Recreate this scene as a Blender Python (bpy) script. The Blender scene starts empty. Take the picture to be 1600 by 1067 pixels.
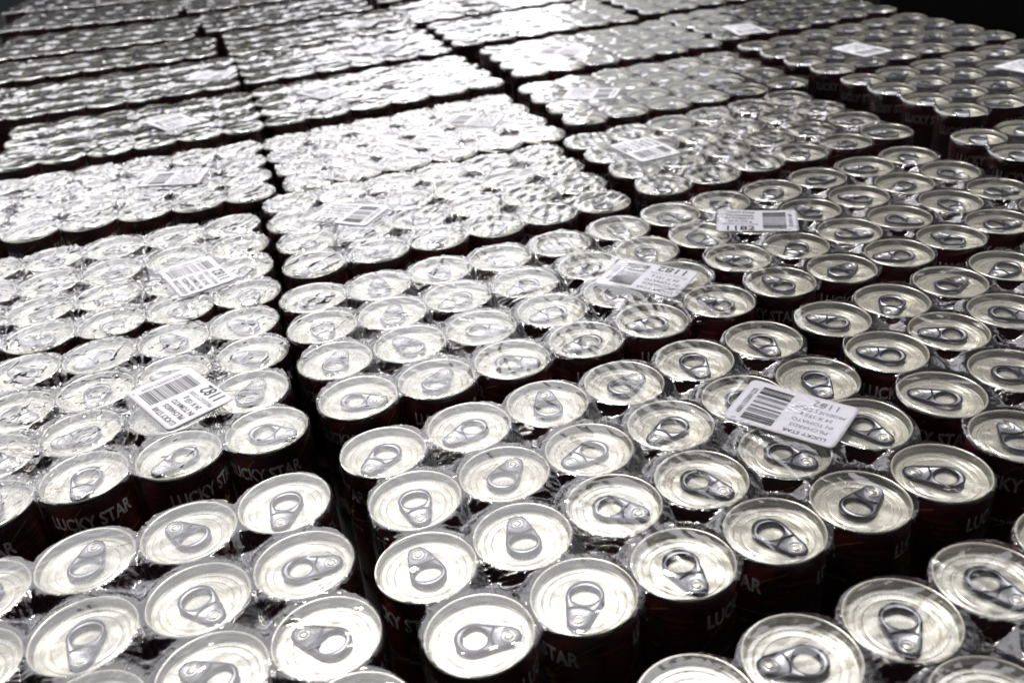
import bpy, bmesh, math, random
import numpy as np
from mathutils import Matrix, Vector, noise as mnoise

# ------------------------------------------------------------------ units
U = 0.054                      # distance between two neighbouring cans, metres
RIM = 0.487                    # rim radius, in can spacings
CANH = 1.55                    # can height, in can spacings
TOP = 3 * 0.148 + 0.012 + CANH * U # height of the lids above the ground, metres
rng = random.Random(7)
scene = bpy.context.scene
COL = scene.collection

# ------------------------------------------------------------------ camera
F_PX, PITCH, ROLL, CAMH = 1498.97, 0.51391978, -0.091321418, 6.2051952
cp_, sp_, cr_, sr_ = math.cos(PITCH), math.sin(PITCH), math.cos(ROLL), math.sin(ROLL)
right = Vector((1, 0, 0)); down = Vector((0, -sp_, -cp_)); fwd = Vector((0, cp_, -sp_))
r2 = cr_ * right - sr_ * down
d2 = sr_ * right + cr_ * down
cam_data = bpy.data.cameras.new('camera')
cam = bpy.data.objects.new('camera', cam_data)
COL.objects.link(cam)
M3 = Matrix((r2, -d2, -fwd)).transposed()
cam.matrix_world = Matrix.Translation((0, 0, TOP + CAMH * U)) @ M3.to_4x4()
cam_data.sensor_width = 36.0
cam_data.lens = F_PX / 1600 * 36.0
cam_data.clip_start = 0.01
cam_data.clip_end = 500
cam_data.dof.use_dof = True
cam_data.dof.focus_distance = 0.62
cam_data.dof.aperture_fstop = 10.0
scene.camera = cam

# ------------------------------------------------------------------ world, sun, exposure
SUN_EL, SUN_AZ = 64.0, -12.0       # azimuth measured from +Y towards +X
world = bpy.data.worlds.new("World")
scene.world = world
world.use_nodes = True
nt = world.node_tree
nt.nodes.clear()
sky = nt.nodes.new('ShaderNodeTexSky')
sky.sky_type = 'NISHITA'
sky.sun_disc = False
sky.sun_elevation = math.radians(SUN_EL)
sky.sun_rotation = math.radians(SUN_AZ)
sky.dust_density = 4.0
hsv = nt.nodes.new('ShaderNodeHueSaturation'); hsv.inputs['Saturation'].default_value = 0.12
tc = nt.nodes.new('ShaderNodeTexCoord')
mp = nt.nodes.new('ShaderNodeMapping'); mp.inputs['Scale'].default_value = (1, 1, 2.5)
cn = nt.nodes.new('ShaderNodeTexNoise'); cn.inputs['Scale'].default_value = 2.3; cn.inputs['Detail'].default_value = 6
mr = nt.nodes.new('ShaderNodeMapRange')
mr.inputs['From Min'].default_value = 0.35; mr.inputs['From Max'].default_value = 0.65
mr.inputs['To Min'].default_value = 0.9; mr.inputs['To Max'].default_value = 1.12
cov = nt.nodes.new('ShaderNodeMix'); cov.data_type = 'RGBA'; cov.inputs[0].default_value = .8   # even cloud cover over the clear sky
sep = nt.nodes.new('ShaderNodeSeparateXYZ')
hz = nt.nodes.new('ShaderNodeValToRGB')      # hazy overcast: palest towards the horizon
hz.color_ramp.elements[0].position = 0.0; hz.color_ramp.elements[0].color = (.70, .70, .71, 1)
hz.color_ramp.elements[1].position = 1.0; hz.color_ramp.elements[1].color = (.52, .52, .535, 1)
for pz, vz in ((.36, .72), (.66, .60)):
    e_ = hz.color_ramp.elements.new(pz); e_.color = (vz, vz, vz * 1.01, 1)
hzs = nt.nodes.new('ShaderNodeVectorMath'); hzs.operation = 'SCALE'; hzs.inputs['Scale'].default_value = 10.0
mulc = nt.nodes.new('ShaderNodeMix'); mulc.data_type = 'RGBA'; mulc.blend_type = 'MULTIPLY'; mulc.inputs[0].default_value = 1.0
bg = nt.nodes.new('ShaderNodeBackground'); bg.inputs['Strength'].default_value = 0.15
wo = nt.nodes.new('ShaderNodeOutputWorld')
L = nt.links.new
L(tc.outputs['Generated'], sep.inputs[0]); L(sep.outputs['Z'], hz.inputs[0]); L(hz.outputs[0], hzs.inputs[0]); L(hzs.outputs[0], cov.inputs[7])
L(sky.outputs[0], hsv.inputs['Color']); L(tc.outputs['Generated'], mp.inputs[0]); L(mp.outputs[0], cn.inputs['Vector'])
L(cn.outputs[0], mr.inputs['Value']); L(hsv.outputs[0], cov.inputs[6]); L(cov.outputs[2], mulc.inputs[6]); L(mr.outputs[0], mulc.inputs[7])
L(mulc.outputs[2], bg.inputs['Color']); L(bg.outputs[0], wo.inputs[0])
sl = bpy.data.lights.new('sun', 'SUN'); sl.energy = 0.8; sl.angle = math.radians(10); sl.color = (1, 0.95, 0.87)
so = bpy.data.objects.new('sun', sl); COL.objects.link(so)
az, el = math.radians(SUN_AZ), math.radians(SUN_EL)
sdir = Vector((math.sin(az) * math.cos(el), math.cos(az) * math.cos(el), math.sin(el)))
so.rotation_euler = sdir.to_track_quat('Z', 'Y').to_euler()
scene.view_settings.view_transform = 'Standard'
scene.view_settings.look = 'None'
scene.view_settings.exposure = 1.3
scene.view_settings.gamma = 1.0
try:
    scene.cycles.transparent_max_bounces = 24
    scene.cycles.max_bounces = 10
    scene.cycles.sample_clamp_indirect = 6.0
except Exception:
    pass

# ------------------------------------------------------------------ materials
def mat(name):
    m = bpy.data.materials.new(name); m.use_nodes = True
    n = m.node_tree.nodes; n.clear()
    out = n.new('ShaderNodeOutputMaterial')
    return m, n, m.node_tree.links.new, out

def bsdf(n, color=(.5, .5, .5, 1), rough=.5, metal=0.0):
    b = n.new('ShaderNodeBsdfPrincipled')
    b.inputs['Base Color'].default_value = color
    b.inputs['Roughness'].default_value = rough
    b.inputs['Metallic'].default_value = metal
    return b

def ramp(n, pts):
    r = n.new('ShaderNodeValToRGB'); e = r.color_ramp.elements
    e[0].position, e[0].color = pts[0][0], (*pts[0][1], 1)
    e[1].position, e[1].color = pts[-1][0], (*pts[-1][1], 1)
    for p, c in pts[1:-1]:
        x = e.new(p); x.color = (*c, 1)
    return r

def tin_material(name, base, lacquer, rough, metal=1.0):
    m, n, lk, out = mat(name)
    b = bsdf(n, (*base, 1), rough, metal)
    tc = n.new('ShaderNodeTexCoord'); oi = n.new('ShaderNodeObjectInfo')
    nz = n.new('ShaderNodeTexNoise'); nz.inputs['Scale'].default_value = 60; nz.inputs['Detail'].default_value = 5
    vm = n.new('ShaderNodeVectorMath'); vm.operation = 'ADD'
    lk(tc.outputs['Object'], vm.inputs[0]); lk(oi.outputs['Random'], vm.inputs[1]); lk(vm.outputs[0], nz.inputs['Vector'])
    cr = ramp(n, [(.42, base), (.85, lacquer)])
    lk(nz.outputs[0], cr.inputs[0]); lk(cr.outputs[0], b.inputs['Base Color'])
    # fine rolling grain and tiny scratches
    mp = n.new('ShaderNodeMapping'); mp.inputs['Scale'].default_value = (1, 14, 1)
    g = n.new('ShaderNodeTexNoise'); g.inputs['Scale'].default_value = 260; g.inputs['Detail'].default_value = 3
    lk(tc.outputs['Object'], mp.inputs[0]); lk(mp.outputs[0], g.inputs['Vector'])
    r = n.new('ShaderNodeMapRange'); r.inputs['To Min'].default_value = rough * .75; r.inputs['To Max'].default_value = rough * 1.3
    lk(g.outputs[0], r.inputs['Value']); lk(r.outputs[0], b.inputs['Roughness'])
    bu = n.new('ShaderNodeBump'); bu.inputs['Strength'].default_value = .06; bu.inputs['Distance'].default_value = .0004
    lk(g.outputs[0], bu.inputs['Height']); lk(bu.outputs[0], b.inputs['Normal'])
    lk(b.outputs[0], out.inputs[0])
    return m

M_LID = tin_material('tin_lid', (.95, .94, .86), (.92, .88, .77), .25, .68)
M_WALL = tin_material('shaded_tin_wall', (.42, .42, .40), (.26, .26, .27), .22)  # dark reflection in the lid's inner wall, put into the colour
M_EDGE_SHADE = tin_material('tin_edge_shade', (.045, .05, .065), (.07, .07, .10), .36)  # dark reflected outline of the tab curl, put into the base colour
M_TAB = tin_material('tab_steel', (.52, .53, .58), (.56, .56, .61), .40)

def can_body_material():
    m, n, lk, out = mat('can_lithograph')
    b = bsdf(n, (.06, .008, .008, 1), .32)
    tc = n.new('ShaderNodeTexCoord')
    nz = n.new('ShaderNodeTexNoise'); nz.inputs['Scale'].default_value = 28; nz.inputs['Detail'].default_value = 2
    lk(tc.outputs['Object'], nz.inputs['Vector'])
    cr = ramp(n, [(.3, (.03, .005, .007)), (.52, (.10, .011, .013)), (.75, (.20, .022, .022))])
    lk(nz.outputs[0], cr.inputs[0]); lk(cr.outputs[0], b.inputs['Base Color'])
    lk(b.outputs[0], out.inputs[0])
    return m
M_BODY = can_body_material()

def plain(name, color, rough=.5, metal=0.0, noise_scale=90, amount=.25, bump=0.0):
    m, n, lk, out = mat(name)
    b = bsdf(n, (*color, 1), rough, metal)
    tc = n.new('ShaderNodeTexCoord')
    nz = n.new('ShaderNodeTexNoise'); nz.inputs['Scale'].default_value = noise_scale; nz.inputs['Detail'].default_value = 6
    lk(tc.outputs['Object'], nz.inputs['Vector'])
    cr = ramp(n, [(.3, tuple(c * (1 - amount) for c in color)), (.7, tuple(min(1, c * (1 + amount * .6)) for c in color))])
    lk(nz.outputs[0], cr.inputs[0]); lk(cr.outputs[0], b.inputs['Base Color'])
    if bump:
        bu = n.new('ShaderNodeBump'); bu.inputs['Strength'].default_value = bump; bu.inputs['Distance'].default_value = .002
        lk(nz.outputs[0], bu.inputs['Height']); lk(bu.outputs[0], b.inputs['Normal'])
    lk(b.outputs[0], out.inputs[0])
    return m
M_WHITE_PRINT = plain('pale_lilac_print', (.92, .92, 1.0), .4)
M_GOLD_PRINT = plain('gold_print', (.60, .40, .10), .4)
M_RED_PRINT = plain('dull_red_print', (.42, .09, .07), .4)
M_PAPER = plain('label_paper', (.80, .80, .87), .55, 0, 200, .05)
M_INK = plain('black_ink', (.012, .012, .016), .5)
M_GREYINK = plain('fading_grey_ink', (.30, .30, .34), .5)
M_SHEET = plain('dark_slip_sheet', (.02, .018, .018), .8)
M_WOOD = plain('pallet_wood', (.16, .10, .06), .8, 0, 40, .4, .5)
M_CONCRETE = plain('yard_asphalt', (.02, .02, .02), 1.0, 0, 6, .3, .4)
M_FACADE = plain('grey_wall_panel', (.55, .55, .54), .7, 0, 5, .12)
M_DARKSTEEL = plain('black_dock_steel', (.012, .012, .012), .6, 0, 8, .3)
M_BUMPER = plain('dark_rubber', (.09, .09, .085), .8)
M_PORCH = plain('added_porch_boards', (.075, .075, .08), .8, 0, 3, .2)
M_FARWALL = plain('added_shed_cladding', (.022, .023, .027), .7, 0, 3, .2)

def film_material():
    m, n, lk, out = mat('clear_shrink_film')
    tc = n.new('ShaderNodeTexCoord'); oi = n.new('ShaderNodeObjectInfo')
    at = n.new('ShaderNodeAttribute'); at.attribute_type = 'OBJECT'; at.attribute_name = 'crinkle'
    off = n.new('ShaderNodeVectorMath'); off.operation = 'ADD'
    sc = n.new('ShaderNodeVectorMath'); sc.operation = 'SCALE'; sc.inputs['Scale'].default_value = 7.0
    lk(oi.outputs['Random'], sc.inputs[0]); lk(tc.outputs['Object'], off.inputs[0]); lk(sc.outputs[0], off.inputs[1])
    # domain warp so that the crinkles curl
    wn = n.new('ShaderNodeTexNoise'); wn.inputs['Scale'].default_value = 22; wn.inputs['Detail'].default_value = 2
    lk(off.outputs[0], wn.inputs['Vector'])
    ws = n.new('ShaderNodeVectorMath'); ws.operation = 'SCALE'; ws.inputs['Scale'].default_value = .035
    lk(wn.outputs['Color'], ws.inputs[0])
    wa = n.new('ShaderNodeVectorMath'); wa.operation = 'ADD'
    lk(off.outputs[0], wa.inputs[0]); lk(ws.outputs[0], wa.inputs[1])
    mp = n.new('ShaderNodeMapping'); mp.inputs['Scale'].default_value = (42, 260, 60); mp.inputs['Rotation'].default_value = (0, 0, .4)
    lk(wa.outputs[0], mp.inputs[0])
    n1 = n.new('ShaderNodeTexNoise'); n1.noise_type = 'RIDGED_MULTIFRACTAL'; n1.inputs['Scale'].default_value = 1; n1.inputs['Detail'].default_value = 3
    lk(mp.outputs[0], n1.inputs['Vector'])
    n2 = n.new('ShaderNodeTexNoise'); n2.inputs['Scale'].default_value = 300; n2.inputs['Detail'].default_value = 4
    lk(wa.outputs[0], n2.inputs['Vector'])
    msk = n.new('ShaderNodeTexNoise'); msk.inputs['Scale'].default_value = 26; msk.inputs['Detail'].default_value = 3
    lk(off.outputs[0], msk.inputs['Vector'])
    mk = n.new('ShaderNodeMapRange'); mk.inputs['From Min'].default_value = .38; mk.inputs['From Max'].default_value = .62
    lk(msk.outputs[0], mk.inputs['Value'])
    s1 = n.new('ShaderNodeMath'); s1.operation = 'MULTIPLY'; lk(n1.outputs[0], s1.inputs[0]); lk(mk.outputs[0], s1.inputs[1])
    s2 = n.new('ShaderNodeMath'); s2.operation = 'MULTIPLY'; s2.inputs[1].default_value = .5; lk(n2.outputs[0], s2.inputs[0])
    s3 = n.new('ShaderNodeMath'); s3.operation = 'ADD'; lk(s1.outputs[0], s3.inputs[0]); lk(s2.outputs[0], s3.inputs[1])
    bu = n.new('ShaderNodeBump'); bu.inputs['Distance'].default_value = .0026
    sl = n.new('ShaderNodeAttribute'); sl.attribute_type = 'GEOMETRY'; sl.attribute_name = 'slack'   # taut over the lids, loose between them
    sm = n.new('ShaderNodeMath'); sm.operation = 'MULTIPLY'; sm.inputs[1].default_value = 1.0; lk(sl.outputs['Fac'], sm.inputs[0])
    lk(sm.outputs[0], bu.inputs['Strength']); lk(s3.outputs[0], bu.inputs['Height'])
    fr = n.new('ShaderNodeFresnel'); fr.inputs['IOR'].default_value = 1.5
    lk(bu.outputs[0], fr.inputs['Normal'])
    f2 = n.new('ShaderNodeMath'); f2.operation = 'MULTIPLY'; f2.use_clamp = True
    fm = n.new('ShaderNodeMath'); fm.operation = 'MULTIPLY_ADD'; fm.inputs[1].default_value = .3; fm.inputs[2].default_value = 1.8
    lk(at.outputs['Fac'], fm.inputs[0]); lk(fm.outputs[0], f2.inputs[1])
    lk(fr.outputs[0], f2.inputs[0])
    tr = n.new('ShaderNodeBsdfTransparent'); tr.inputs[0].default_value = (.97, .97, .98, 1)
    # creases let less through: darkness of light they bend, put into the tint
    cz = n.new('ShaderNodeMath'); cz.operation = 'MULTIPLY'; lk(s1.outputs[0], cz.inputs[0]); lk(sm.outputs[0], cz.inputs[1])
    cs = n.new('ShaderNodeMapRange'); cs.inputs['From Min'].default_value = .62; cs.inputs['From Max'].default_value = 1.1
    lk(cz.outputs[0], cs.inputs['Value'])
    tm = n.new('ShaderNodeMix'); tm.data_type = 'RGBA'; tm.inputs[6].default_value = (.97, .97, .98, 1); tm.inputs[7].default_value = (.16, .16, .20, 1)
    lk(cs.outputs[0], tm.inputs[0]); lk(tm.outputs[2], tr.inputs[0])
    gl = n.new('ShaderNodeBsdfGlossy'); gl.inputs['Roughness'].default_value = .045; gl.inputs[0].default_value = (.99, .98, 1, 1)
    lk(bu.outputs[0], gl.inputs['Normal'])
    mx = n.new('ShaderNodeMixShader')
    lk(f2.outputs[0], mx.inputs[0]); lk(tr.outputs[0], mx.inputs[1]); lk(gl.outputs[0], mx.inputs[2])
    df = n.new('ShaderNodeBsdfDiffuse'); df.inputs[0].default_value = (.62, .54, .74, 1)
    m2 = n.new('ShaderNodeMixShader'); m2.inputs[0].default_value = .006
    lk(mx.outputs[0], m2.inputs[1]); lk(df.outputs[0], m2.inputs[2])
    lk(m2.outputs[0], out.inputs[0])
    return m
M_FILM = film_material()

# ------------------------------------------------------------------ helpers
def link(name, me, parent=None, loc=(0, 0, 0), rz=0.0):
    o = bpy.data.objects.new(name, me)
    o.location = loc; o.rotation_euler = (0, 0, rz)
    COL.objects.link(o)
    if parent: o.parent = parent
    return o

def mesh_from(name, verts, faces, mats, smooth=True, midx=None):
    me = bpy.data.meshes.new(name)
    me.from_pydata([tuple(v) for v in verts], [], [tuple(f) for f in faces])
    for m in mats: me.materials.append(m)
    if smooth: me.polygons.foreach_set('use_smooth', [True] * len(me.polygons))
    if midx is not None: me.polygons.foreach_set('material_index', midx)
    me.update()
    return me

class Geo:
    def __init__(s): s.v = []; s.f = []; s.m = []
    def add(s, v, f, m=0):
        k = len(s.v); s.v += [tuple(x) for x in v]; s.f += [tuple(i + k for i in q) for q in f]; s.m += [m] * len(f)
    def mesh(s, name, mats, smooth=True): return mesh_from(name, s.v, s.f, mats, smooth, s.m)

def lathe(prof, n, cap=False):
    v = []; f = []
    for r, z in prof:
        for k in range(n):
            a = 2 * math.pi * k / n
            v.append((r * math.cos(a) * U, r * math.sin(a) * U, z * U))
    for i in range(len(prof) - 1):
        for k in range(n):
            k2 = (k + 1) % n
            f.append((i * n + k, i * n + k2, (i + 1) * n + k2, (i + 1) * n + k))
    if cap: f.append(tuple(range((len(prof) - 1) * n, len(prof) * n)))
    return v, f

def box(cx, cy, cz, sx, sy, sz, rot=0.0):
    v = []
    for dz in (-.5, .5):
        for dx, dy in ((-.5, -.5), (.5, -.5), (.5, .5), (-.5, .5)):
            x, y = dx * sx, dy * sy
            v.append((cx + x * math.cos(rot) - y * math.sin(rot), cy + x * math.sin(rot) + y * math.cos(rot), cz + dz * sz))
    f = [(3, 2, 1, 0), (4, 5, 6, 7), (0, 1, 5, 4), (1, 2, 6, 5), (2, 3, 7, 6), (3, 0, 4, 7)]
    return v, f

def tube(path, r, n=6):
    v = []; f = []
    P = [Vector(p) for p in path]
    for i, p in enumerate(P):
        t = (P[min(i + 1, len(P) - 1)] - P[max(i - 1, 0)]).normalized()
        a = t.cross(Vector((0, 0, 1))).normalized(); b = a.cross(t).normalized()
        for k in range(n):
            w = 2 * math.pi * k / n
            v.append(p + a * (r * math.cos(w)) + b * (r * math.sin(w)))
    for i in range(len(P) - 1):
        for k in range(n):
            k2 = (k + 1) % n
            f.append((i * n + k, i * n + k2, (i + 1) * n + k2, (i + 1) * n + k))
    return v, f

# ------------------------------------------------------------------ can parts (origin of a can: centre of its rim plane)
PANEL = -.086
LID_PROF = [(.474, -.060), (.485, -.052), (.487, -.016), (.484, -.006), (.477, 0), (.469, -.001), (.463, -.006), (.459, -.016),
            (.453, -.055), (.445, -.088), (.441, -.096), (.435, -.097), (.431, -.092), (.427, PANEL), (.425, PANEL), (.390, PANEL), (.388, PANEL),
            (.385, PANEL - .001), (.382, PANEL - .009), (.379, PANEL - .010), (.376, PANEL - .010), (.372, PANEL - .006), (.366, PANEL - .004), (.364, PANEL - .004),
            (.314, PANEL - .004), (.312, PANEL - .0045), (.308, PANEL - .012), (.304, PANEL - .012), (.300, PANEL - .009), (.298, PANEL - .009), (.20, PANEL - .009), (.03, PANEL - .009)]
def lid_geo(n, detail=True):
    g = Geo()
    prof = LID_PROF if detail else [LID_PROF[i] for i in (1, 2, 4, 6, 8, 9, 11, 15, 18, 22, 25, 27, 31)]
    v, f = lathe(prof, n, True); f = [tuple(reversed(q)) for q in f]
    ws = [1 if (-.092 < min(prof[i][1], prof[i + 1][1]) < -.02 and prof[i][0] < .462 and prof[i][0] > .436) else (2 if i < 2 else 0) for i in range(len(prof) - 1)]  # outer seam takes the darkened tin: shade below the rim as colour
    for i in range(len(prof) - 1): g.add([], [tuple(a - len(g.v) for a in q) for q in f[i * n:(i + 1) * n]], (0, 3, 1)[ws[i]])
    g.v += v; g.f.append(f[-1]); g.m.append(0)
    if detail:   # the scored tick beside the rivet end of the tab
        z = (PANEL - .010) * U
        path = [(x * U, y * U, z + .0001) for x, y in ((.20, .205), (.235, .198), (.26, .178), (.285, .150), (.315, .140), (.335, .150))]
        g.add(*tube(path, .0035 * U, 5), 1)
    return g

def tab_geo(n=44, detail=True):
    g = Geo()
    c0, a0, b0 = -.045, .182, .176        # ring end
    c1, r1 = .262, .104                   # rivet end
    H = []; O = []
    hull = []
    for k in range(720):
        w = 2 * math.pi * k / 720
        d = Vector((math.cos(w), math.sin(w)))
        # support-function hull of the two rounded ends
        s0 = c0 * d.x + math.sqrt((a0 * d.x) ** 2 + (b0 * d.y) ** 2)
        s1 = c1 * d.x + r1 * 1.0 * (abs(d.x) ** 3 + abs(d.y) ** 3) ** .0
        if s0 >= s1:
            q = Vector((a0 * a0 * d.x, b0 * b0 * d.y)) / math.sqrt((a0 * d.x) ** 2 + (b0 * d.y) ** 2) + Vector((c0, 0))
        else:
            q = Vector((c1 + r1 * d.x, r1 * d.y))
        hull.append(q)
    # resample by angle about the ring centre
    import bisect
    ang = [(math.atan2(q.y, q.x - c0) % (2 * math.pi), q) for q in hull]
    for k in range(n):
        w = 2 * math.pi * k / n
        d = Vector((math.cos(w), math.sin(w)))
        best = None
        for i in range(len(hull)):
            p, q = hull[i], hull[(i + 1) % len(hull)]
            p0 = p - Vector((c0, 0)); e = q - p
            den = d.x * e.y - d.y * e.x
            if abs(den) < 1e-12: continue
            t = (p0.x * e.y - p0.y * e.x) / den
            s = (p0.x * d.y - p0.y * d.x) / den
            if t > 0 and -1e-6 <= s <= 1 + 1e-6 and (best is None or t > best): best = t
        best = best or .15
        O.append(Vector((c0, 0)) + d * best)
        H.append(Vector((c0 + .108 * math.cos(w), .130 * math.sin(w))))
    def zbase(x): return -.066 + .020 * max(0, (.30 - x) / .5)
    rings = [(0, 0, -.024), (.0, .003, -.004), (.0, .010, .008), (.0, .017, .006), (.0, .022, -.002)] + \
            [(1, -.028, -.002), (1, -.022, .008), (1, -.012, .013), (1, -.003, .007), (1, .001, -.006), (1, -.001, -.020), (1, -.010, -.024)]
    for e, o, dz in rings:
        for k in range(n):
            h, q = H[k], O[k]; d = (q - h).normalized(); ln = (q - h).length
            if e == 0: p = h + d * min(o, ln * .45)
            else: p = q + d * (o if o > 0 else -min(-o, ln * .5))
            g.v.append((p.x * U, p.y * U, (zbase(p.x) + dz) * U))
    for i in range(len(rings) - 1):
        for k in range(n):
            k2 = (k + 1) % n
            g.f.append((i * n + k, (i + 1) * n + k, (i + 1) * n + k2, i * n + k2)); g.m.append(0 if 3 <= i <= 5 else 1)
    if detail:
        # pressed ring round the rivet, and the rivet
        z0 = zbase(.25)
        v, f = lathe([(.078, z0 - .002), (.074, z0 + .009), (.067, z0 + .010), (.060, z0 - .001), (.055, z0 - .004), (.046, z0 - .004), (.043, z0 + .006), (.030, z0 + .012), (.01, z0 + .013)], 20, True)
        v = [(x + .252 * U, y, z + .0001) for x, y, z in v]
        g.add(v, [tuple(reversed(q)) for q in f][:60]); g.add(v, [tuple(reversed(q)) for q in f][60:], 2)
        # crossbar bead between ring and rivet plate
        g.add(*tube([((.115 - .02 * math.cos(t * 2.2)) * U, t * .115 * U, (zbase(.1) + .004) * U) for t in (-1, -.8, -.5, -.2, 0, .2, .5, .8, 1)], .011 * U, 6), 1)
    return g

def text_polys(s, size, bold=.0):
    cu = bpy.data.curves.new('t', 'FONT'); cu.body = s; cu.size = size; cu.offset = bold; cu.resolution_u = 2
    cu.align_x = 'CENTER'
    ob = bpy.data.objects.new('t', cu); COL.objects.link(ob)
    dg = bpy.context.evaluated_depsgraph_get()
    me = ob.evaluated_get(dg).to_mesh()
    bm = bmesh.new(); bm.from_mesh(me)
    bmesh.ops.triangulate(bm, faces=bm.faces)
    v = [tuple(x.co) for x in bm.verts]; f = [tuple(q.index for q in p.verts) for p in bm.faces]
    bm.free(); ob.evaluated_get(dg).to_mesh_clear()
    bpy.data.objects.remove(ob); bpy.data.curves.remove(cu)
    # make every face look towards +z
    ff = []
    for q in f:
        a, b, c = (Vector(v[i]) for i in q)
        ff.append(q if (b - a).cross(c - a).z > 0 else tuple(reversed(q)))
    return v, ff

BR = .4785
def bend(v, z0, ang0, r=BR + .004):
    out = []
    for x, y, *_ in v:
        a = ang0 + x / r
        out.append((r * math.cos(a) * U, r * math.sin(a) * U, (z0 + y) * U))
    return out
TXT = text_polys('LUCKY STAR', .235, .007)
TXT = ([(x * .70, y) for x, y, *_ in TXT[0]], TXT[1])      # condensed capitals
SMALL1 = text_polys('PILCHARDS IN TOMATO SAUCE', .05)
SMALL2 = text_polys('NET MASS 155 g', .05)
SMALL3 = text_polys('HORIZONS', .06, .001)
def star(cx, cy, r):
    v = [(cx, cy, 0)]; f = []
    for k in range(10):
        a = math.pi / 2 + k * math.pi / 5; q = r if k % 2 == 0 else r * .42
        v.append((cx + q * math.cos(a), cy + q * math.sin(a), 0))
    for k in range(10): f.append((0, 1 + k, 1 + (k + 1) % 10))
    return v, f
def strip(x0, y0, x1, y1, w, n=8, bow=0.0):
    v = []; f = []
    for k in range(n + 1):
        t = k / n; x = x0 + (x1 - x0) * t; y = y0 + (y1 - y0) * t + bow * math.sin(math.pi * t)
        v += [(x, y - w / 2, 0), (x, y + w / 2, 0)]
    for k in range(n): f.append((2 * k, 2 * k + 2, 2 * k + 3, 2 * k + 1))
    return v, f
def print_geo():
    g = Geo()
    for side in (0, math.pi):
        v, f = TXT; g.add(bend(v, -.385, side), f, 0)
        v, f = star(.16, -.60, .105); g.add(bend(v, 0, side), f, 1)
        v, f = strip(-.62, -.75, -.05, -.10, .010, 10); g.add(bend(v, 0, side, BR + .002), f, 1)
        v, f = strip(.20, -.56, .70, -.12, .010, 10, .08); g.add(bend(v, 0, side, BR + .002), f, 1)
        v, f = strip(-.3, -1.0, .6, -.62, .012, 12, .1); g.add(bend(v, 0, side, BR + .002), f, 1)
        v, f = SMALL1; g.add(bend(v, -.80, side), f, 0)
        v, f = SMALL3; g.add(bend(v, -.27, side + 1.62), f, 2)
        for k in range(4):
            v, f = SMALL2 if k % 2 else SMALL1
            g.add(bend(v, -.35 - .065 * k, side + 1.62), f, 2)
    return g
def body_geo(n):
    g = Geo()
    v, f = lathe([(.468, -.050), (.4785, -.080), (.4785, -.12), (.4785, -CANH + .07), (.470, -CANH + .03), (.480, -CANH + .01), (.474, -CANH)], n)
    g.add(v, [tuple(reversed(q)) for q in f])
    return g

PRINT_MATS = [M_WHITE_PRINT, M_GOLD_PRINT, M_RED_PRINT]
ME_LID = lid_geo(72).mesh('lid', [M_LID, M_EDGE_SHADE, M_LID, M_WALL])
def vary(me, k):      # no two pressings are quite alike: slight warps and dents
    m = me.copy(); r = random.Random(k); ph = [r.uniform(0, 6) for _ in range(4)]
    dx, dy, dr = r.uniform(-.3, .3) * U, r.uniform(-.3, .3) * U, r.uniform(.06, .12) * U
    for v in m.vertices:
        x, y = v.co.x / U, v.co.y / U; rr = math.hypot(x, y)
        v.co.z += U * (.0035 * math.sin(5 * x + ph[0]) * math.cos(4 * y + ph[1]) * max(0, 1 - rr / .42))
        if rr < .41: v.co.z -= U * .004 * math.exp(-((v.co.x - dx) ** 2 + (v.co.y - dy) ** 2) / dr ** 2)
    return m
LIDS = [ME_LID] + [vary(ME_LID, k) for k in range(5)]
ME_TAB = tab_geo().mesh('pull_tab', [M_TAB, M_EDGE_SHADE, M_LID])
ME_BODY = body_geo(48).mesh('can_body', [M_BODY])
ME_PRINT = print_geo().mesh('printed_label', PRINT_MATS, False)
def far_can(text):
    g = Geo()
    q = body_geo(28); g.add(q.v, q.f, 0)
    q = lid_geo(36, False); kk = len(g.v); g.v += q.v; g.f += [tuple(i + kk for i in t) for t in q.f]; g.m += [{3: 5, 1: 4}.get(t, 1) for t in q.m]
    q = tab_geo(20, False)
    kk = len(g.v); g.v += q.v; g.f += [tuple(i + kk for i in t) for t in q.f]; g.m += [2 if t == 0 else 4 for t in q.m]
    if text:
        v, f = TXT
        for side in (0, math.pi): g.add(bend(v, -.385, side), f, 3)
    return g.mesh('far_can', [M_BODY, M_LID, M_TAB, M_WHITE_PRINT, M_EDGE_SHADE, M_WALL])
ME_FAR = far_can(True)
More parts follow.
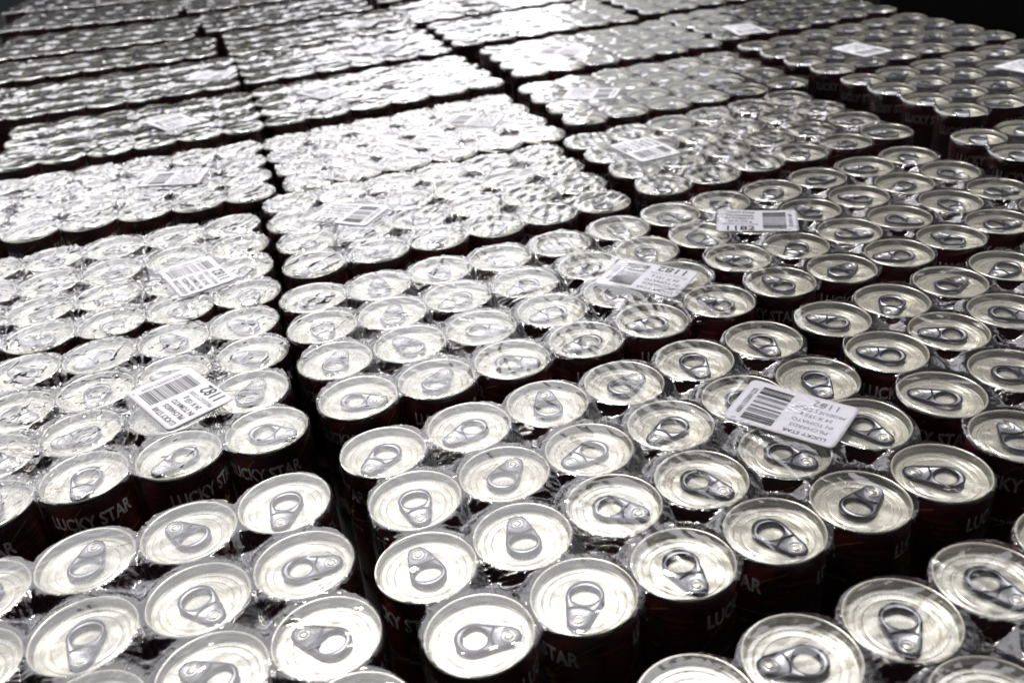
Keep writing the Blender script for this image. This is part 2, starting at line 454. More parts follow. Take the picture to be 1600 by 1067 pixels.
PACK_MEASURED = {
  'A': ((-0.570, 5.954, 18.98), {(0,0): (-0.51,5.97), (1,0): (0.43,6.31), (2,0): (1.38,6.60), (3,0): (2.32,6.93), (4,0): (3.25,7.24), (5,0): (4.17,7.55), (0,1): (-1.00,6.87), (1,1): (-0.07,7.18), (2,1): (0.87,7.52), (3,1): (1.81,7.80), (4,1): (2.77,8.14), (5,1): (3.76,8.50), (0,2): (-1.16,7.91), (1,2): (-0.21,8.19), (2,2): (0.73,8.49), (3,2): (1.68,8.80), (4,2): (2.61,9.20), (5,2): (3.54,9.46), (0,3): (-1.53,8.75), (1,3): (-0.58,9.13), (2,3): (0.35,9.46), (3,3): (1.30,9.76), (4,3): (2.23,10.13), (5,3): (3.18,10.46)}),
  'B': ((-1.949, 9.976, 18.11), {(0,0): (-1.94,9.97), (1,0): (-0.98,10.24), (2,0): (-0.02,10.55), (3,0): (0.95,10.92), (4,0): (1.89,11.23), (5,0): (2.87,11.63), (0,1): (-2.33,10.94), (1,1): (-1.37,11.22), (2,1): (-0.40,11.47), (3,1): (0.60,11.78), (0,2): (-2.63,11.93), (1,2): (-1.65,12.13), (2,2): (-0.72,12.48), (3,2): (0.28,12.70), (0,3): (-2.86,12.86), (1,3): (-1.91,13.09), (2,3): (-1.04,13.42), (3,3): (-0.07,13.69), (4,3): (0.92,13.96), (5,3): (1.91,14.42)}),
  'R2': ((3.839, 11.943, 20.35), {(0,0): (3.84,12.00), (1,0): (4.78,12.28), (2,0): (5.75,12.61), (3,0): (6.65,12.98), (0,1): (3.50,12.91), (1,1): (4.41,13.12), (2,1): (5.39,13.49), (3,1): (6.23,13.78), (0,2): (3.10,13.84)}),
  'R1': ((5.151, 8.003, 19.76), {(0,3): (4.20,10.81), (1,3): (5.11,11.15), (2,3): (6.06,11.51), (3,3): (6.98,11.88), (0,2): (4.55,9.95), (1,2): (5.46,10.31), (2,2): (6.38,10.67), (0,1): (4.78,8.90), (1,1): (5.75,9.26), (0,0): (5.19,8.05)}),
  'L2': ((-7.764, 7.842, 16.86), {(5,0): (-3.01,9.55), (4,0): (-3.95,9.19), (3,0): (-4.94,8.90), (5,2): (-3.53,11.38), (5,3): (-3.77,12.21), (4,3): (-4.72,11.97), (3,3): (-5.68,11.66), (2,3): (-6.63,11.40), (5,1): (-3.33,10.37), (3,2): (-5.37,10.67), (3,1): (-5.35,9.72), (2,2): (-6.33,10.38)}),
  'L3': ((-8.741, 11.829, 15.99), {(5,0): (-3.94,13.20), (4,0): (-4.87,12.90), (3,0): (-5.82,12.64), (2,0): (-6.79,12.38), (5,1): (-4.20,14.18), (2,1): (-7.17,13.29), (3,1): (-6.20,13.60), (5,2): (-4.40,14.98), (5,3): (-4.78,16.11), (4,3): (-5.74,15.84), (3,3): (-6.71,15.58), (2,3): (-7.68,15.31)}),
  'L1': ((-6.239, 3.560, 19.15), {(5,3): (-2.53,8.04), (4,3): (-3.45,7.70), (3,3): (-4.43,7.40), (5,2): (-2.18,7.06), (4,2): (-3.11,6.70), (3,2): (-4.07,6.38), (5,1): (-1.84,6.08), (4,1): (-2.77,5.78)}),
  'F': ((2.168, 2.219, 19.88), {(0,3): (1.15,5.07), (1,3): (2.10,5.35), (2,3): (3.02,5.70), (3,3): (3.96,6.08)}),
}
TAB_ANGLE = {  # direction of the rivet end of each pull tab, degrees
  ('A',0,3): -122, ('A',0,2): -76, ('A',0,1): 111, ('A',0,0): 1, ('A',1,2): 65, ('A',1,1): 99, ('A',1,0): -108, ('A',1,3): -143, ('A',2,2): -148, ('A',2,1): -25, ('A',2,0): -73, ('A',3,1): -41, ('A',3,0): -55, ('A',4,1): -43, ('A',4,0): 42, ('A',5,0): 153, ('F',2,3): -100, ('F',1,3): 180, ('F',3,3): -58, ('A',3,2): -141, ('A',2,3): 93, ('A',3,3): 43, ('A',4,3): -81, ('A',5,3): -79, ('A',5,2): -90, ('A',5,1): -61, ('A',4,2): -46, ('B',0,0): -4, ('B',1,0): 67, ('B',2,0): -4, ('B',3,0): -152, ('B',4,0): -174, ('B',5,0): 129, ('B',0,1): 82, ('B',1,1): 128, ('B',3,1): -151, ('B',1,2): 89, ('R2',0,0): 112, ('R2',1,0): 40, ('R2',2,0): 167, ('R2',3,0): 111, ('R2',2,1): -8, ('R1',0,3): 137, ('R1',1,3): -117, ('R1',2,3): 33, ('R1',1,2): 158, ('R1',0,2): 147, ('R1',0,1): 145, ('R1',0,0): 84, ('L2',5,0): -9, ('L2',4,0): -133, ('L2',3,0): -86, ('L1',5,3): -92, ('L1',4,3): 142, ('L1',3,3): 93, ('L1',5,2): 11, ('L1',4,2): -46, ('L1',3,2): -80, ('L1',5,1): 155, ('L1',4,1): 153, 
}
# ------------------------------------------------------------------ packs: 6 cans along, 4 cans deep
# name: (x, y, angle, near detail, crinkle, sag, label)
PACKS = {
 'A':  (0, 0, 0, 1, .22, .10, 'can pack right of centre with its upside-down white sticker above the fifth can'),
 'F':  (0, 0, 0, 1, .20, .10, 'can pack cut off by the bottom right corner, only its rear cans in view'),
 'L1': (0, 0, 0, 1, .26, .11, 'can pack cut off by the bottom left corner, pull tabs clear under taut film'),
 'R1': (0, 0, 0, 1, .25, .10, 'can pack at the right edge in the middle, greyish lids and no sticker'),
 'L2': (0, 0, 0, 1, 0.75, .12, 'can pack at left with a sharp tilted barcode sticker and three red tin sides showing'),
 'B':  (0, 0, 0, 1, .5, .12, 'can pack in the middle, an upside-down sticker with blurred barcode near its rear right corner'),
 'L3': (0, 0, 0, 1, 0.9, .12, 'crinkled can pack at left whose tilted sticker carries a smudged grey barcode'),
 'R2': (0, 0, 0, 1, .45, .10, 'can pack at right whose upright sticker reads STAR beside a grey barcode'),
 'M2': (-3.00, 14.10, 17.5, 1, 1, .12, 'can pack in the middle with an upright sticker reading 1182'),
 'L4': (-9.60, 16.50, 14.0, 1, 0.95, .12, 'can pack at left with a sticker numbered upside down, fourth row from the front'),
 'R3': (2.93, 16.15, 20.5, 1, .9, .11, 'crinkled can pack right of centre, its skewed sticker under the film at the left end'),
 'M3': (-3.68, 18.00, 19.5, 1, 1, .12, 'can pack behind the 1182 one, its small sticker near the rear right end'),
 'M4': (-4.83, 22.65, 18.6, 0, 0.7, .12, 'can pack with greyish lids and a bluish sticker near its left end'),
 'L5': (-10.64, 20.99, 15.0, 0, 0.7, .12, 'can pack at left, fifth row back, bluish sticker near its right end'),
 'L6': (-13.12, 25.20, 14.0, 0, 0.7, .12, 'can pack at left, sixth row back, white sticker lifted like a small tent'),
 'R4': (2.03, 20.52, 16.5, 0, 0.7, .11, 'glaring white can pack right of centre with a faint blue sticker'),
 'Z':  (9.90, 14.20, 16.0, 0, .3, .10, 'can pack at the right edge with LUCKY STAR on its left-hand tins'),
 'Y':  (9.51, 18.78, 20.0, 0, .3, .10, 'can pack at the right edge, white sticker touching the frame edge'),
 'M5': (-6.25, 27.00, 16.5, 0, 0.6, .12, 'can pack in the second column, fifth row, white sticker at its right end'),
 'X':  (8.18, 22.76, 20.0, 0, .3, .10, 'can pack at upper right with a bright white sticker on grey lids'),
 'R5': (1.09, 25.00, 15.5, 0, 0.6, .11, 'glaring can pack behind the one with the faint blue sticker'),
 'M6': (-7.45, 30.90, 17.0, 0, 0.5, .12, 'can pack in the second column, sixth row, pale sticker amid bright film'),
 'L7': (-14.84, 29.88, 11.0, 0, 0.5, .12, 'dark reflecting can pack at far left behind the tent-like sticker'),
 'W':  (6.80, 27.00, 19.0, 0, .5, .11, 'can pack at upper right with a long white sticker at its left end'),
 'R6': (-.50, 29.25, 15.5, 0, 0.5, .11, 'far can pack of the third column, white glare at its near left corner'),
 'L8': (-16.30, 33.42, 8.0, 0, 0.5, .12, 'far left can pack just in front of the widest dark gap'),
 'V':  (5.45, 31.30, 18.5, 0, .5, .11, 'far can pack of the fourth column behind the long white sticker'),
 'M7': (-9.20, 35.05, 17.0, 0, 0.5, .12, 'far can pack of the second column, seventh row back'),
 'R7': (-2.00, 33.30, 16.0, 0, 0.4, .11, 'far can pack of the third column beside the top edge, seventh row'),
 'L9': (-18.20, 38.80, 1.0, 0, 0.5, .12, 'far left can pack just behind the widest dark gap'),
 'V2': (4.10, 35.60, 18.0, 0, .5, .11, 'far can pack at the top edge, fourth column, next to the dark wall'),
 'M8': (-11.00, 39.50, 16.5, 0, 0.4, .12, 'far can pack of the second column touching the top edge'),
 'R8': (-3.40, 37.70, 16.0, 0, 0.4, .11, 'last can pack of the third column at the top edge'),
 'L10': (-19.80, 43.30, 1.0, 0, 0.4, .12, 'can pack in the top left corner, last of its column'),
}
# stickers: centre x, y, angle of the text direction, lines, number
FULL = ['LUCKY STAR', 'PILCHARDS', 'IN TOMATO', '24 X 155 g', 'PRODUCT CODE']
STICKERS = {
 'A': (3.02, 8.77, 142, FULL, '', 'white sticker under the film, printed PRODUCT CODE, seen upside down'),
 'B': (2.03, 12.46, 145, FULL, '1182', ''), 'R2': (4.08, 14.14, -14, FULL, '1182', ''),
 'L2': (-4.21, 10.31, 130, FULL, '1182', ''), 'L3': (-4.90, 13.99, 122, FULL, '1182', ''),
 'M2': (-2.69, 16.07, -26, FULL, '1182', ''), 'L4': (-6.55, 18.97, 176, FULL, '1162', ''),
 'M3': (-.42, 21.09, 160, FULL, '1182', ''), 'R3': (2.93, 18.08, -68, FULL, '1182', ''),
 'M4': (-4.25, 24.84, 134, FULL, '', ''), 'L5': (-7.68, 23.21, 128, FULL, '', ''),
 'L6': (-7.80, 27.79, -12, FULL, '', ''), 'M5': (-3.11, 29.48, -22, FULL, '', ''),
 'R4': (2.40, 22.37, -19, FULL, '', ''), 'X': (9.40, 24.13, -68, FULL, '', ''),
 'W': (7.33, 27.54, -80, FULL, '', ''), 'Y': (12.12, 21.18, -67, FULL, '', ''),
 'M6': (-4.2, 33.4, -15, FULL, '', ''), 'R5': (2.1, 27.0, 150, FULL, '', ''),
}
# can centres for every pack
CENT = {}
SIZE = {'L6': (7, 4), 'L7': (7, 3), 'L8': (7, 4), 'L9': (7, 4), 'L10': (7, 4)}   # cans along, cans deep (6 x 4 otherwise)
names = list(PACKS)
for nme in names:
    x0, y0, ang = PACKS[nme][:3]
    meas = {}
    if nme in PACK_MEASURED:
        (x0, y0, ang), meas = PACK_MEASURED[nme]
        if nme == 'F': meas = {}
    a = math.radians(ang); NI, NJ = SIZE.get(nme, (6, 4)); arr = np.zeros((NI, NJ, 2)); n_ = 0
    jit = .022
    for i in range(NI):
        for j in range(NJ):
            X = (x0 + i * math.cos(a) - j * math.sin(a), y0 + i * math.sin(a) + j * math.cos(a))
            if (i, j) in meas: X = meas[(i, j)]
            else: X = (X[0] + rng.gauss(0, jit), X[1] + rng.gauss(0, jit))
            arr[i, j] = X
    CENT[nme] = arr
allc = np.concatenate([CENT[k].reshape(-1, 2) for k in names])
for it in range(60):       # cans never overlap: push touching rims apart
    mv = np.zeros_like(allc)
    for i in range(0, len(allc)):
        d = allc[i] - allc; q = np.hypot(d[:, 0], d[:, 1]); q[i] = 9
        for k in np.nonzero(q < .980)[0]:
            mv[i] += d[k] / q[k] * (.982 - q[k]) * .5
    allc += mv
    if np.abs(mv).max() < 1e-4: break
k = 0
for nme in names:
    NI, NJ = CENT[nme].shape[:2]; CENT[nme] = allc[k:k + NI * NJ].reshape(NI, NJ, 2); k += NI * NJ

# ------------------------------------------------------------------ film over a pack
def smooth(t): t = np.clip(t, 0, 1); return t * t * (3 - 2 * t)
class Fold:
    """stretched, ridged folds with one main direction"""
    def __init__(s, seed):
        r = random.Random(seed); s.w = []
        main = r.uniform(0, math.pi)
        for k in range(26):
            a = main + r.gauss(0, .5); lam = r.uniform(.10, .55)
            s.w.append((math.cos(a) * 2 * math.pi / lam, math.sin(a) * 2 * math.pi / lam, r.uniform(0, 6.28), lam * .05,
                        r.uniform(.6, 1.6), r.uniform(0, 6.28), r.uniform(0, 6.28), r.uniform(.5, 1.3)))
    def __call__(s, x, y):
        h = np.zeros_like(x)
        for kx, ky, ph, am, l2, p1, p2, q in s.w:
            wx = x + .12 * np.sin(2.1 * y + p1) + .05 * np.sin(6 * x + 5 * y + p2); wy = y + .12 * np.sin(1.9 * x + p2) + .04 * np.sin(7 * x - 4 * y + p1)
            env = smooth((np.sin(l2 * x + p1) * np.sin(l2 * q * y + p2) - .0) / .6)
            w = np.sin(kx * wx + ky * wy + ph)
            h += am * env * (1 - np.abs(w)) ** 2
        return h
def extent(fr):    # scalloped outline between neighbouring cans
    d = np.minimum(np.abs(fr), .5)
    return .5 - .5 * (1 - np.sqrt(np.maximum(0, 1 - (d / .56) ** 2)))
def build_film(key, parent, cents, step, crinkle, sag, sticker, near=1):
    fold = Fold(key)
    NI, NJ = cents.shape[:2]; I1, J1 = NI - 1, NJ - 1
    nx, ny = int(NI / step) + 1, int(NJ / step) + 1
    a = np.linspace(-.5, I1 + .5, nx); b = np.linspace(-.5, J1 + .5, ny)
    A, B = np.meshgrid(a, b, indexing='ij')
    fa = A - np.round(A); fb = B - np.round(B)
    X, Y = A.copy(), B.copy()
    exb = extent(fb); exa = extent(fa)
    lo = A < 0; X[lo] = (A * exb / .5)[lo]
    hi = A > I1; X[hi] = (I1 + (A - I1) * exb / .5)[hi]
    lo2 = B < 0; Y[lo2] = (B * exa / .5)[lo2]
    hi2 = B > J1; Y[hi2] = (J1 + (B - J1) * exa / .5)[hi2]
    for cx, mx in ((0, lo), (I1, hi)):         # round corners
        for cy, my in ((0, lo2), (J1, hi2)):
            m = mx & my; p = (A[m] - cx) / .5; q = (B[m] - cy) / .5
            X[m] = cx + .5 * p * np.sqrt(1 - q * q / 2); Y[m] = cy + .5 * q * np.sqrt(1 - p * p / 2)
    # follow the real can centres
    i0 = np.clip(np.floor(X).astype(int), 0, I1 - 1); j0 = np.clip(np.floor(Y).astype(int), 0, J1 - 1)
    u = np.clip(X - i0, -.0, 1); v = np.clip(Y - j0, 0, 1)
    C = cents
    bil = (C[i0, j0] * ((1 - u) * (1 - v))[..., None] + C[i0 + 1, j0] * (u * (1 - v))[..., None]
           + C[i0, j0 + 1] * ((1 - u) * v)[..., None] + C[i0 + 1, j0 + 1] * (u * v)[..., None])
    ea = (C[I1, 0] - C[0, 0]) / I1; eb = (C[0, J1] - C[0, 0]) / J1
    rx = X - np.clip(X, 0, I1); ry = Y - np.clip(Y, 0, J1)
    P = bil + rx[..., None] * ea + ry[..., None] * eb
    flat = P.reshape(-1, 2); cc = C.reshape(-1, 2)
    D = np.full(len(flat), 9.0); W = np.zeros(len(flat), int)
    for k, c in enumerate(cc):
        d = np.hypot(flat[:, 0] - c[0], flat[:, 1] - c[1]); m = d < D; D[m] = d[m]; W[m] = k
    D = D.reshape(A.shape); W = W.reshape(A.shape)
    ctr = cc[W]; th = np.arctan2(P[..., 1] - ctr[..., 1], P[..., 0] - ctr[..., 0])
    h = np.full(A.shape, .010)
    if not near: sag *= .40
    h -= sag * smooth((D - .487) / .20) * 1.1
    rw = np.random.RandomState(sum(ord(c_) * 31 ** i_ for i_, c_ in enumerate(key)) % 99991)
    dip = rw.uniform(.0, 1.5, len(cc)); tx, ty = rw.normal(0, .028, len(cc)), rw.normal(0, .028, len(cc))
    inside = 1 - smooth(D / .45)
    h -= (.018 if near else .007) * inside * dip[W]
    h += (1 if near else .5) * inside * (tx[W] * (P[..., 0] - ctr[..., 0]) + ty[W] * (P[..., 1] - ctr[..., 1]))
    b1, b2, b3, b4 = rw.uniform(0, 6, 4)
    h += np.where(D < .44, 1, .6) * (.012 if near else .026) * crinkle * (1 + np.sin(2.9 * P[..., 0] + b1 + np.sin(1.7 * P[..., 1] + b2)) * np.sin(3.3 * P[..., 1] + b3 + .8 * np.sin(2.1 * P[..., 0] + b4)))
    # pleats radiating over each rim
    pl = np.sin(th * (34 + W % 9) + W * 1.7) * .5 + np.sin(th * (57 + W % 7) + W * 2.9) * .35 + np.sin(th * 21 + W) * .3
    am = .0075 * (.4 + .6 * min(1, crinkle)) * (smooth(np.sin(th * 2 + W * 2.3) * .7 + .6))
    h += am * pl * np.exp(-((D - .50) / .055) ** 2)
    fo = fold(P[..., 0], P[..., 1]) * ((1 + max(0, crinkle - .6) * 1.3 + max(0, .6 - crinkle) * 2.5) if near else 1.1)
    h += fo * crinkle * np.where(D < .487, .55, .9) * (.25 + .75 * smooth(np.abs(D - .487) / .05))
    h = np.where((D < .5), np.maximum(h, .004 + 0 * h) if False else h, h)
    rr = random.Random('crease' + key)      # long straight tension creases
    for q in range(9 if crinkle > .6 else 18):
        px, py, aa = rr.uniform(P[..., 0].min(), P[..., 0].max()), rr.uniform(P[..., 1].min(), P[..., 1].max()), rr.uniform(0, math.pi)
        dx = P[..., 0] - px; dy = P[..., 1] - py; al = dx * math.cos(aa) + dy * math.sin(aa); ac = -dx * math.sin(aa) + dy * math.cos(aa) + .05 * al * al
        h += rr.uniform(.012, .028) * (.6 + .4 * min(1, crinkle * 1.5)) * np.exp(-(ac / rr.choice((.020, .030, .045))) ** 2) * np.exp(-(al / rr.uniform(.4, 1.0)) ** 4)
    near_rim = np.abs(D - .475) < .022
    h = np.where(near_rim, np.maximum(h, .006), h)
    if sticker:
        sx, sy, sa, zfun = sticker; ca, sa_ = math.cos(sa), math.sin(sa)
        dx = P[..., 0] - sx; dy = P[..., 1] - sy
        qx = dx * ca + dy * sa_; qy = -dx * sa_ + dy * ca
        lx = np.abs(qx) - .66; ly = np.abs(qy) - .47
        ds = np.maximum(lx, ly)
        wgt = 1 - smooth((ds - .0) / .14)
        h = h * (1 - wgt) + (zfun(qx, qy) + (-.008 if key not in ('A', 'R2', 'B') else .006)) * wgt
    edge = np.minimum(np.minimum(A + .5, I1 + .5 - A), np.minimum(B + .5, J1 + .5 - B))
    h -= .02 * (1 - smooth(edge / .03))
    n = nx * ny
    V = [(x * U, y * U, z * U) for (x, y), z in zip(flat, h.ravel())]
    idx = np.arange(n).reshape(nx, ny)
    Fc = np.stack([idx[:-1, :-1], idx[1:, :-1], idx[1:, 1:], idx[:-1, 1:]], -1).reshape(-1, 4).tolist()
    loop = list(idx[:, 0]) + list(idx[-1, 1:]) + list(idx[-2::-1, -1]) + list(idx[0, -2:0:-1])
    cen = cc.mean(0); prev = loop; r = random.Random(key + 's')
    k0 = n
    depths = [.05, .12, .22, .36, .55, .80, 1.10, 1.45]
    for di, dz in enumerate(depths):
        cur = []
        for t, li in enumerate(loop):
            x, y = flat[li]; dx, dy = cen[0] - x, cen[1] - y; ln = math.hypot(dx, dy)
            w = .016 * math.sin(t * step * 9 + di * .9) + .012 * math.sin(t * step * 23 + di * 1.7 + 1) * (.4 + crinkle)
            s = -.008 + abs(w) * (dz + .15) * 1.3
            V.append(((x + dx / ln * s) * U, (y + dy / ln * s) * U, -dz * U)); cur.append(k0); k0 += 1
        m = len(loop)
        for t in range(m): Fc.append((prev[t], cur[t], cur[(t + 1) % m], prev[(t + 1) % m]))
        prev = cur
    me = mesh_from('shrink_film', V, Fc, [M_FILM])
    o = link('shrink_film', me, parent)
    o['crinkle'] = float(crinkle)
    px_, py_ = P[..., 0], P[..., 1]; q1, q2, q3 = (rr.uniform(0, 6) for _ in range(3))
    patch = smooth((np.sin(1.7 * px_ + q1 + .8 * np.sin(1.3 * py_ + q2)) * np.cos(2.1 * py_ + q3 + .7 * np.sin(1.1 * px_)) + .55 * np.sin(4.3 * px_ + q2) * np.sin(3.7 * py_ + q1) - .15 + .45 * (crinkle - .6)) / .5)
    between = smooth((D - .40) / .09)
    if near: slack = crinkle * (.05 + (.42 + max(0, .5 - crinkle)) * patch + (.95 if crinkle > .4 else .6) * between * (.45 + .55 * patch))
    else: slack = crinkle * (.02 + .16 * patch + .30 * between * (.3 + .7 * patch))
    slack = (slack + (.42 if near and crinkle < .6 else .25) * smooth((D - .465) / .05) * (.4 + 1.2 * smooth(np.sin(P[..., 0] * 2.3 + 1) * np.cos(P[..., 1] * 2.9) + .5))).ravel()
    at = me.attributes.new('slack', 'FLOAT', 'POINT'); vals = np.ones(len(V), dtype=np.float32); vals[:n] = slack
    at.data.foreach_set('value', vals)
    return o, (P, h)

# ------------------------------------------------------------------ sticker
SW, SH = 1.26, .88
TXT_CACHE = {}
def tp(s, size, bold=0.0):
    k = (s, size, bold)
    if k not in TXT_CACHE: TXT_CACHE[k] = text_polys(s, size, bold)
    return TXT_CACHE[k]
def sticker_z(key):    # how the sticker and the film under it undulate
    r = random.Random('z' + key); p1, p2 = r.uniform(0, 6), r.uniform(0, 6)
    b = .05 if key == 'L6' else .020 + .010 * PACKS[key][4]
    return lambda x, y: .016 + b * .55 * (1 + np.sin(3.1 * x + p1) * np.cos(2.3 * y + p2))
def build_sticker(key, parent, st, detail):
    sx, sy, ang, lines, number, lab = st
    r = random.Random('st' + key); a = math.radians(ang); zz = sticker_z(key)
    def pos(x, y, dz=0):
        return ((sx + x * math.cos(a) - y * math.sin(a)) * U, (sy + x * math.sin(a) + y * math.cos(a)) * U, (zz(x, y) + dz) * U)
    nx, ny = 26, 18; V = []; Fc = []
    def rounded(x, y):
        R = .07; ax, ay = abs(x), abs(y); ox, oy = ax - (SW / 2 - R), ay - (SH / 2 - R)
        if ox > 0 and oy > 0:
            d = max(ox, oy); q = math.hypot(ox, oy)
            if q > 0: ox, oy = ox / q * d, oy / q * d
            ax, ay = SW / 2 - R + ox, SH / 2 - R + oy
        return math.copysign(ax, x), math.copysign(ay, y)
    for k in (0, -.002):
        for i in range(nx + 1):
            for j in range(ny + 1):
                x, y = rounded(-SW / 2 + SW * i / nx, -SH / 2 + SH * j / ny); V.append(pos(x, y, k))
    m = (nx + 1) * (ny + 1); ix = lambda i, j, l=0: l * m + i * (ny + 1) + j
    for i in range(nx):
        for j in range(ny):
            Fc.append((ix(i, j), ix(i + 1, j), ix(i + 1, j + 1), ix(i, j + 1)))
            Fc.append((ix(i, j, 1), ix(i, j + 1, 1), ix(i + 1, j + 1, 1), ix(i + 1, j, 1)))
    rim = [(i, 0) for i in range(nx)] + [(nx, j) for j in range(ny)] + [(i, ny) for i in range(nx, 0, -1)] + [(0, j) for j in range(ny, 0, -1)]
    for k in range(len(rim)):
        p, q = rim[k], rim[(k + 1) % len(rim)]
        Fc.append((ix(*p, 1), ix(*q, 1), ix(*q), ix(*p)))
    lo = link('barcode_sticker', mesh_from('barcode_sticker', V, Fc, [M_PAPER]), parent)
    # printed text: left part of the sticker
    g = Geo()
    kf = .86 if key in ('A', 'R2') else 1.0; thin = key in ('A', 'B')
    rows = [(.33, .105 * kf), (.20, .105 * kf), (.08, .105 * kf), (-.04, .105 * kf), (-.155, .080)]
    for s, (y, sz) in zip(lines, rows):
        v, f = tp(s, sz * 1.0, .0 if thin else .002)
        g.add([pos(-.27 + q[0] * .92, y + q[1] - .03, .0025) for q in v], f, 0 if (sz > .09 and not (key == 'A' and s != 'LUCKY STAR')) else 1)
    if number:
        v, f = tp(number, .24, .004); g.add([pos(-.27 + q[0], -.40 + q[1], .0025) for q in v], f, 0)
    else:
        v, f = tp('1182', .16); g.add([pos(-.30 + q[0], -.36 + q[1], .0025) for q in v], f, 1)
    link('printed_text', g.mesh('printed_text', [M_INK, M_GREYINK], False), lo)
    # bar code: bars run along the text direction; digits stand along the right edge
    g = Geo(); y = -.34
    sharp = key == 'L2'
    while y < .34:
        w = r.choice((.006, .006, .010, .014)); n = 8 if detail else 3
        if sharp or abs(y) > .22 or r.random() < .8:
            v = []; f = []
            for k in range(n + 1):
                x = .09 + .36 * k / n; v += [pos(x, y, .0025), pos(x, y + w, .0025)]
            for k in range(n): f.append((2 * k, 2 * k + 2, 2 * k + 3, 2 * k + 1))
            g.add(v, f, 0 if (sharp or abs(y + .05 * math.sin(9 * y)) > .25) else 1)
        y += w + r.choice((.005, .008, .012))
    v, f = tp('6001155001225', .085)
    g.add([pos(.49 + q[1], -q[0], .0025) for q in v], f, 0)
    v, f = tp('5', .07); g.add([pos(.49 + q[1], .38 - q[0], .0025) for q in v], f, 0)
    link('barcode', g.mesh('barcode', [M_INK, M_GREYINK], False), lo)
    return lo

# ------------------------------------------------------------------ assemble the packs
FACE = {('L2', 5, 0): -94, ('L2', 4, 0): -38, ('L2', 3, 0): -72, ('L2', 2, 0): -100, ('B', 0, 0): -100, ('B', 1, 0): -70, ('B', 3, 0): -55, ('B', 4, 0): -60,
        ('A', 0, 0): 10, ('A', 2, 0): -20, ('A', 3, 0): 5, ('A', 1, 0): 20, ('A', 4, 0): -10, ('A', 5, 0): -25, ('B', 5, 0): -30}
for j in range(4): FACE[('Y', 0, j)] = -108 - 4 * j; FACE[('Z', 0, j)] = -105; FACE[('X', 0, j)] = -100
for key in names:
    x0, y0, ang, near, crinkle, sag, label = PACKS[key]
    C = CENT[key]; cen = C.reshape(-1, 2).mean(0)
    root = bpy.data.objects.new('can_pack', None); COL.objects.link(root)
    base = Vector((cen[0] * U, cen[1] * U, TOP - CANH * U))
    root.location = base; root.empty_display_size = .05
    root['label'] = label; root['category'] = 'can pack'; root['group'] = 'shrink-wrapped packs of tins laid side by side'
    Cl = C - cen
    for j in range(C.shape[1]):
        for i in range(C.shape[0]):
            loc = (Cl[i, j, 0] * U, Cl[i, j, 1] * U, (CANH + rng.gauss(0, .003)) * U)
            t = TAB_ANGLE.get((key, i, j)); t = math.radians(t) if t is not None else rng.uniform(-math.pi, math.pi)
            fc = FACE.get((key, i, j))
            fc = math.radians(fc) if fc is not None else rng.uniform(-math.pi, math.pi)
            tilt = (rng.gauss(0, .012), rng.gauss(0, .012))
            if near:
                can = link('can', ME_BODY, root, loc, fc)
                can.rotation_euler = (tilt[0] * .8, tilt[1] * .8, fc)
                lid = link('lid', rng.choice(LIDS), can, (0, 0, 0), t - fc)
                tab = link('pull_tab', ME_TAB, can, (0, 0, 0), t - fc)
                tab.rotation_euler = (rng.gauss(0, .015), rng.gauss(0, .012), t - fc)
                link('printed_label', ME_PRINT, can)
            else:
                can = link('can', ME_FAR, root, loc, fc)
                can.rotation_euler = (tilt[0] * .5, tilt[1] * .5, fc)
    st = STICKERS.get(key)
    holder = root
    step = .028 if near and key not in ('M2', 'L4', 'R3', 'M3') else (.045 if near else .07)
    fs = (st[0] - cen[0], st[1] - cen[1], math.radians(st[2]), sticker_z(key)) if st else None
    fo, _ = build_film(key, root, Cl, step, crinkle, sag, fs, near)
    fo.location = (0, 0, CANH * U)
    if st:
        so_ = build_sticker(key, root, (st[0] - cen[0], st[1] - cen[1]) + st[2:], near)
        so_.location = (0, 0, CANH * U)

# ------------------------------------------------------------------ what the packs stand on, and what is behind
def tag(o, label=None, cat=None, kind=None, group=None):
    if label: o['label'] = label
    if cat: o['category'] = cat
    if kind: o['kind'] = kind
    if group: o['group'] = group
    return o
v, f = box(0, 0, -.05, 240, 240, .1)
tag(link('ground', mesh_from('ground', v, f, [M_CONCRETE], False)), kind='structure')
RA = math.radians(17)
pcx, pcy = -2.2 * U, 24 * U
pal = bpy.data.objects.new('pallet', None); COL.objects.link(pal); pal.location = (pcx, pcy, 0)
tag(pal, 'topmost wooden pallet, directly under the black sheet and the can packs', 'pallet', group='wide pallets stacked under the packs')
pal.location.z = .296
PW, PL = 38 * U, 56 * U
for k in range(11):
    y = -PL / 2 + PL * (k + .5) / 11
    v, f = box(-math.sin(RA) * y, math.cos(RA) * y, .137, PW, PL / 11 - .025, .022, RA)
    link('deck_board', mesh_from('deck_board', v, f, [M_WOOD], False), pal)
for x in (-PW / 2 + .06, 0, PW / 2 - .06):
    v, f = box(math.cos(RA) * x, math.sin(RA) * x, .063, .09, PL, .124, RA)
    link('stringer', mesh_from('stringer', v, f, [M_WOOD], False), pal)
v, f = box(pcx, pcy, 3 * .148 + .006, PW, PL, .010, RA)
for k, lb in ((1, 'middle wooden pallet of the stack underneath the can packs'), (2, 'lowest wooden pallet of the stack, standing on the ground')):
    c = pal.copy(); COL.objects.link(c); c.location.z = .296 - .148 * k; c['label'] = lb
    for ch in list(pal.children):
        d = ch.copy(); COL.objects.link(d); d.parent = c
tag(link('slip_sheet', mesh_from('slip_sheet', v, f, [M_SHEET], False)), 'black slip sheet lying between the pallet and the cans', 'slip sheet')

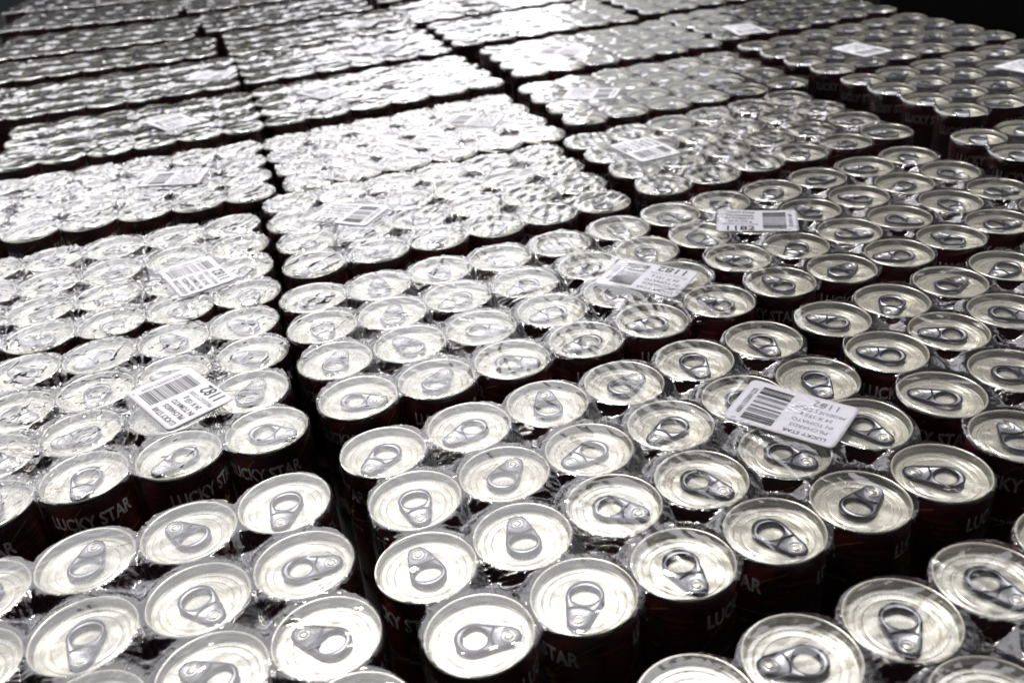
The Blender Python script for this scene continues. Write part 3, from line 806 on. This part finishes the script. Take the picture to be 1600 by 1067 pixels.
# dark loading bay on the right: black dock edge with rubber bumpers below, grey panelled wall above
bay = bpy.data.objects.new('loading_bay', None); COL.objects.link(bay)
BX0, BX1, BY, BZ = .74, 12.0, 2.95, 3.5
bay.location = ((BX0 + BX1) / 2, BY + 3, 0)
tag(bay, 'dark loading bay building behind the stack at the top right corner', 'building')
def bx(name, x0, x1, y0, y1, z0, z1, m, parent):
    ox, oy, oz = parent.location
    v, f = box((x0 + x1) / 2 - ox, (y0 + y1) / 2 - oy, (z0 + z1) / 2 - oz, x1 - x0, y1 - y0, z1 - z0)
    return link(name, mesh_from(name, v, f, [m], False), parent)
bx('dock_face', BX0, BX1, BY, BY + 6, .002, .78, M_DARKSTEEL, bay)
xx = BX0 + .25
while xx < BX1 - 1:
    bx('rubber_bumper', xx, xx + .16, BY - .10, BY - .002, .12, .62, M_BUMPER, bay); xx += 1.1
xx = BX0
while xx < BX1 - .1:
    x1 = min(xx + 1.1, BX1)
    bx('wall_panel', xx + .008, x1 - .008, BY + .03, BY + 6, .785, BZ, M_FACADE, bay); xx = x1
bx('roof_edge', BX0 - .06, BX1, BY - .08, BY + 6, BZ + .003, BZ + .16, M_DARKSTEEL, bay)

shed = bpy.data.objects.new('added_dark_shed', None); COL.objects.link(shed)  # added shed, shaped as a dark skyline for the far lids to reflect
shed.location = (-4, 7.5, 0)
tag(shed, 'low dark shed added beyond the far left end to darken lid reflections', 'shed')
xx = -11.5
while xx < -1.6:
    bx('cladding_panel', xx + .01, xx + .99, 6.0, 9, .002, 2.16, M_FARWALL, shed); xx += 1.0
bx('roof', -11.6, -1.4, 5.9, 9.1, 2.163, 2.28, M_DARKSTEEL, shed)
# lower lean-to bays with stepped tops at the right end, added to break up the reflected skyline
r3 = random.Random(5); xx = -1.49
while xx < .10:
    w_ = r3.uniform(.22, .42)
    bx('added_skyline_bay', xx + .01, xx + w_ - .01, 6.05 + r3.uniform(0, .3), 8.9, .002, r3.uniform(1.25, 1.80), M_FARWALL, shed); xx += w_

# unseen porch added for dark reflections: walls behind the camera, roof overhead
porch = bpy.data.objects.new('added_dark_porch', None); COL.objects.link(porch); porch.location = (0, -3, 0)
tag(porch, 'unseen dark porch around and above the viewer, added for dark reflections', 'porch')
bx('back_wall', -7, 7, -3.2, -3.0, .002, 3.9, M_PORCH, porch)
bx('side_wall', -7.2, -7.002, -3.2, 1.6, .002, 3.9, M_PORCH, porch)
bx('side_wall', 7.002, 7.2, -3.2, 1.6, .002, 3.9, M_PORCH, porch)
bx('porch_roof', -7.3, 7.3, -3.3, 1.75, 3.903, 4.05, M_PORCH, porch)
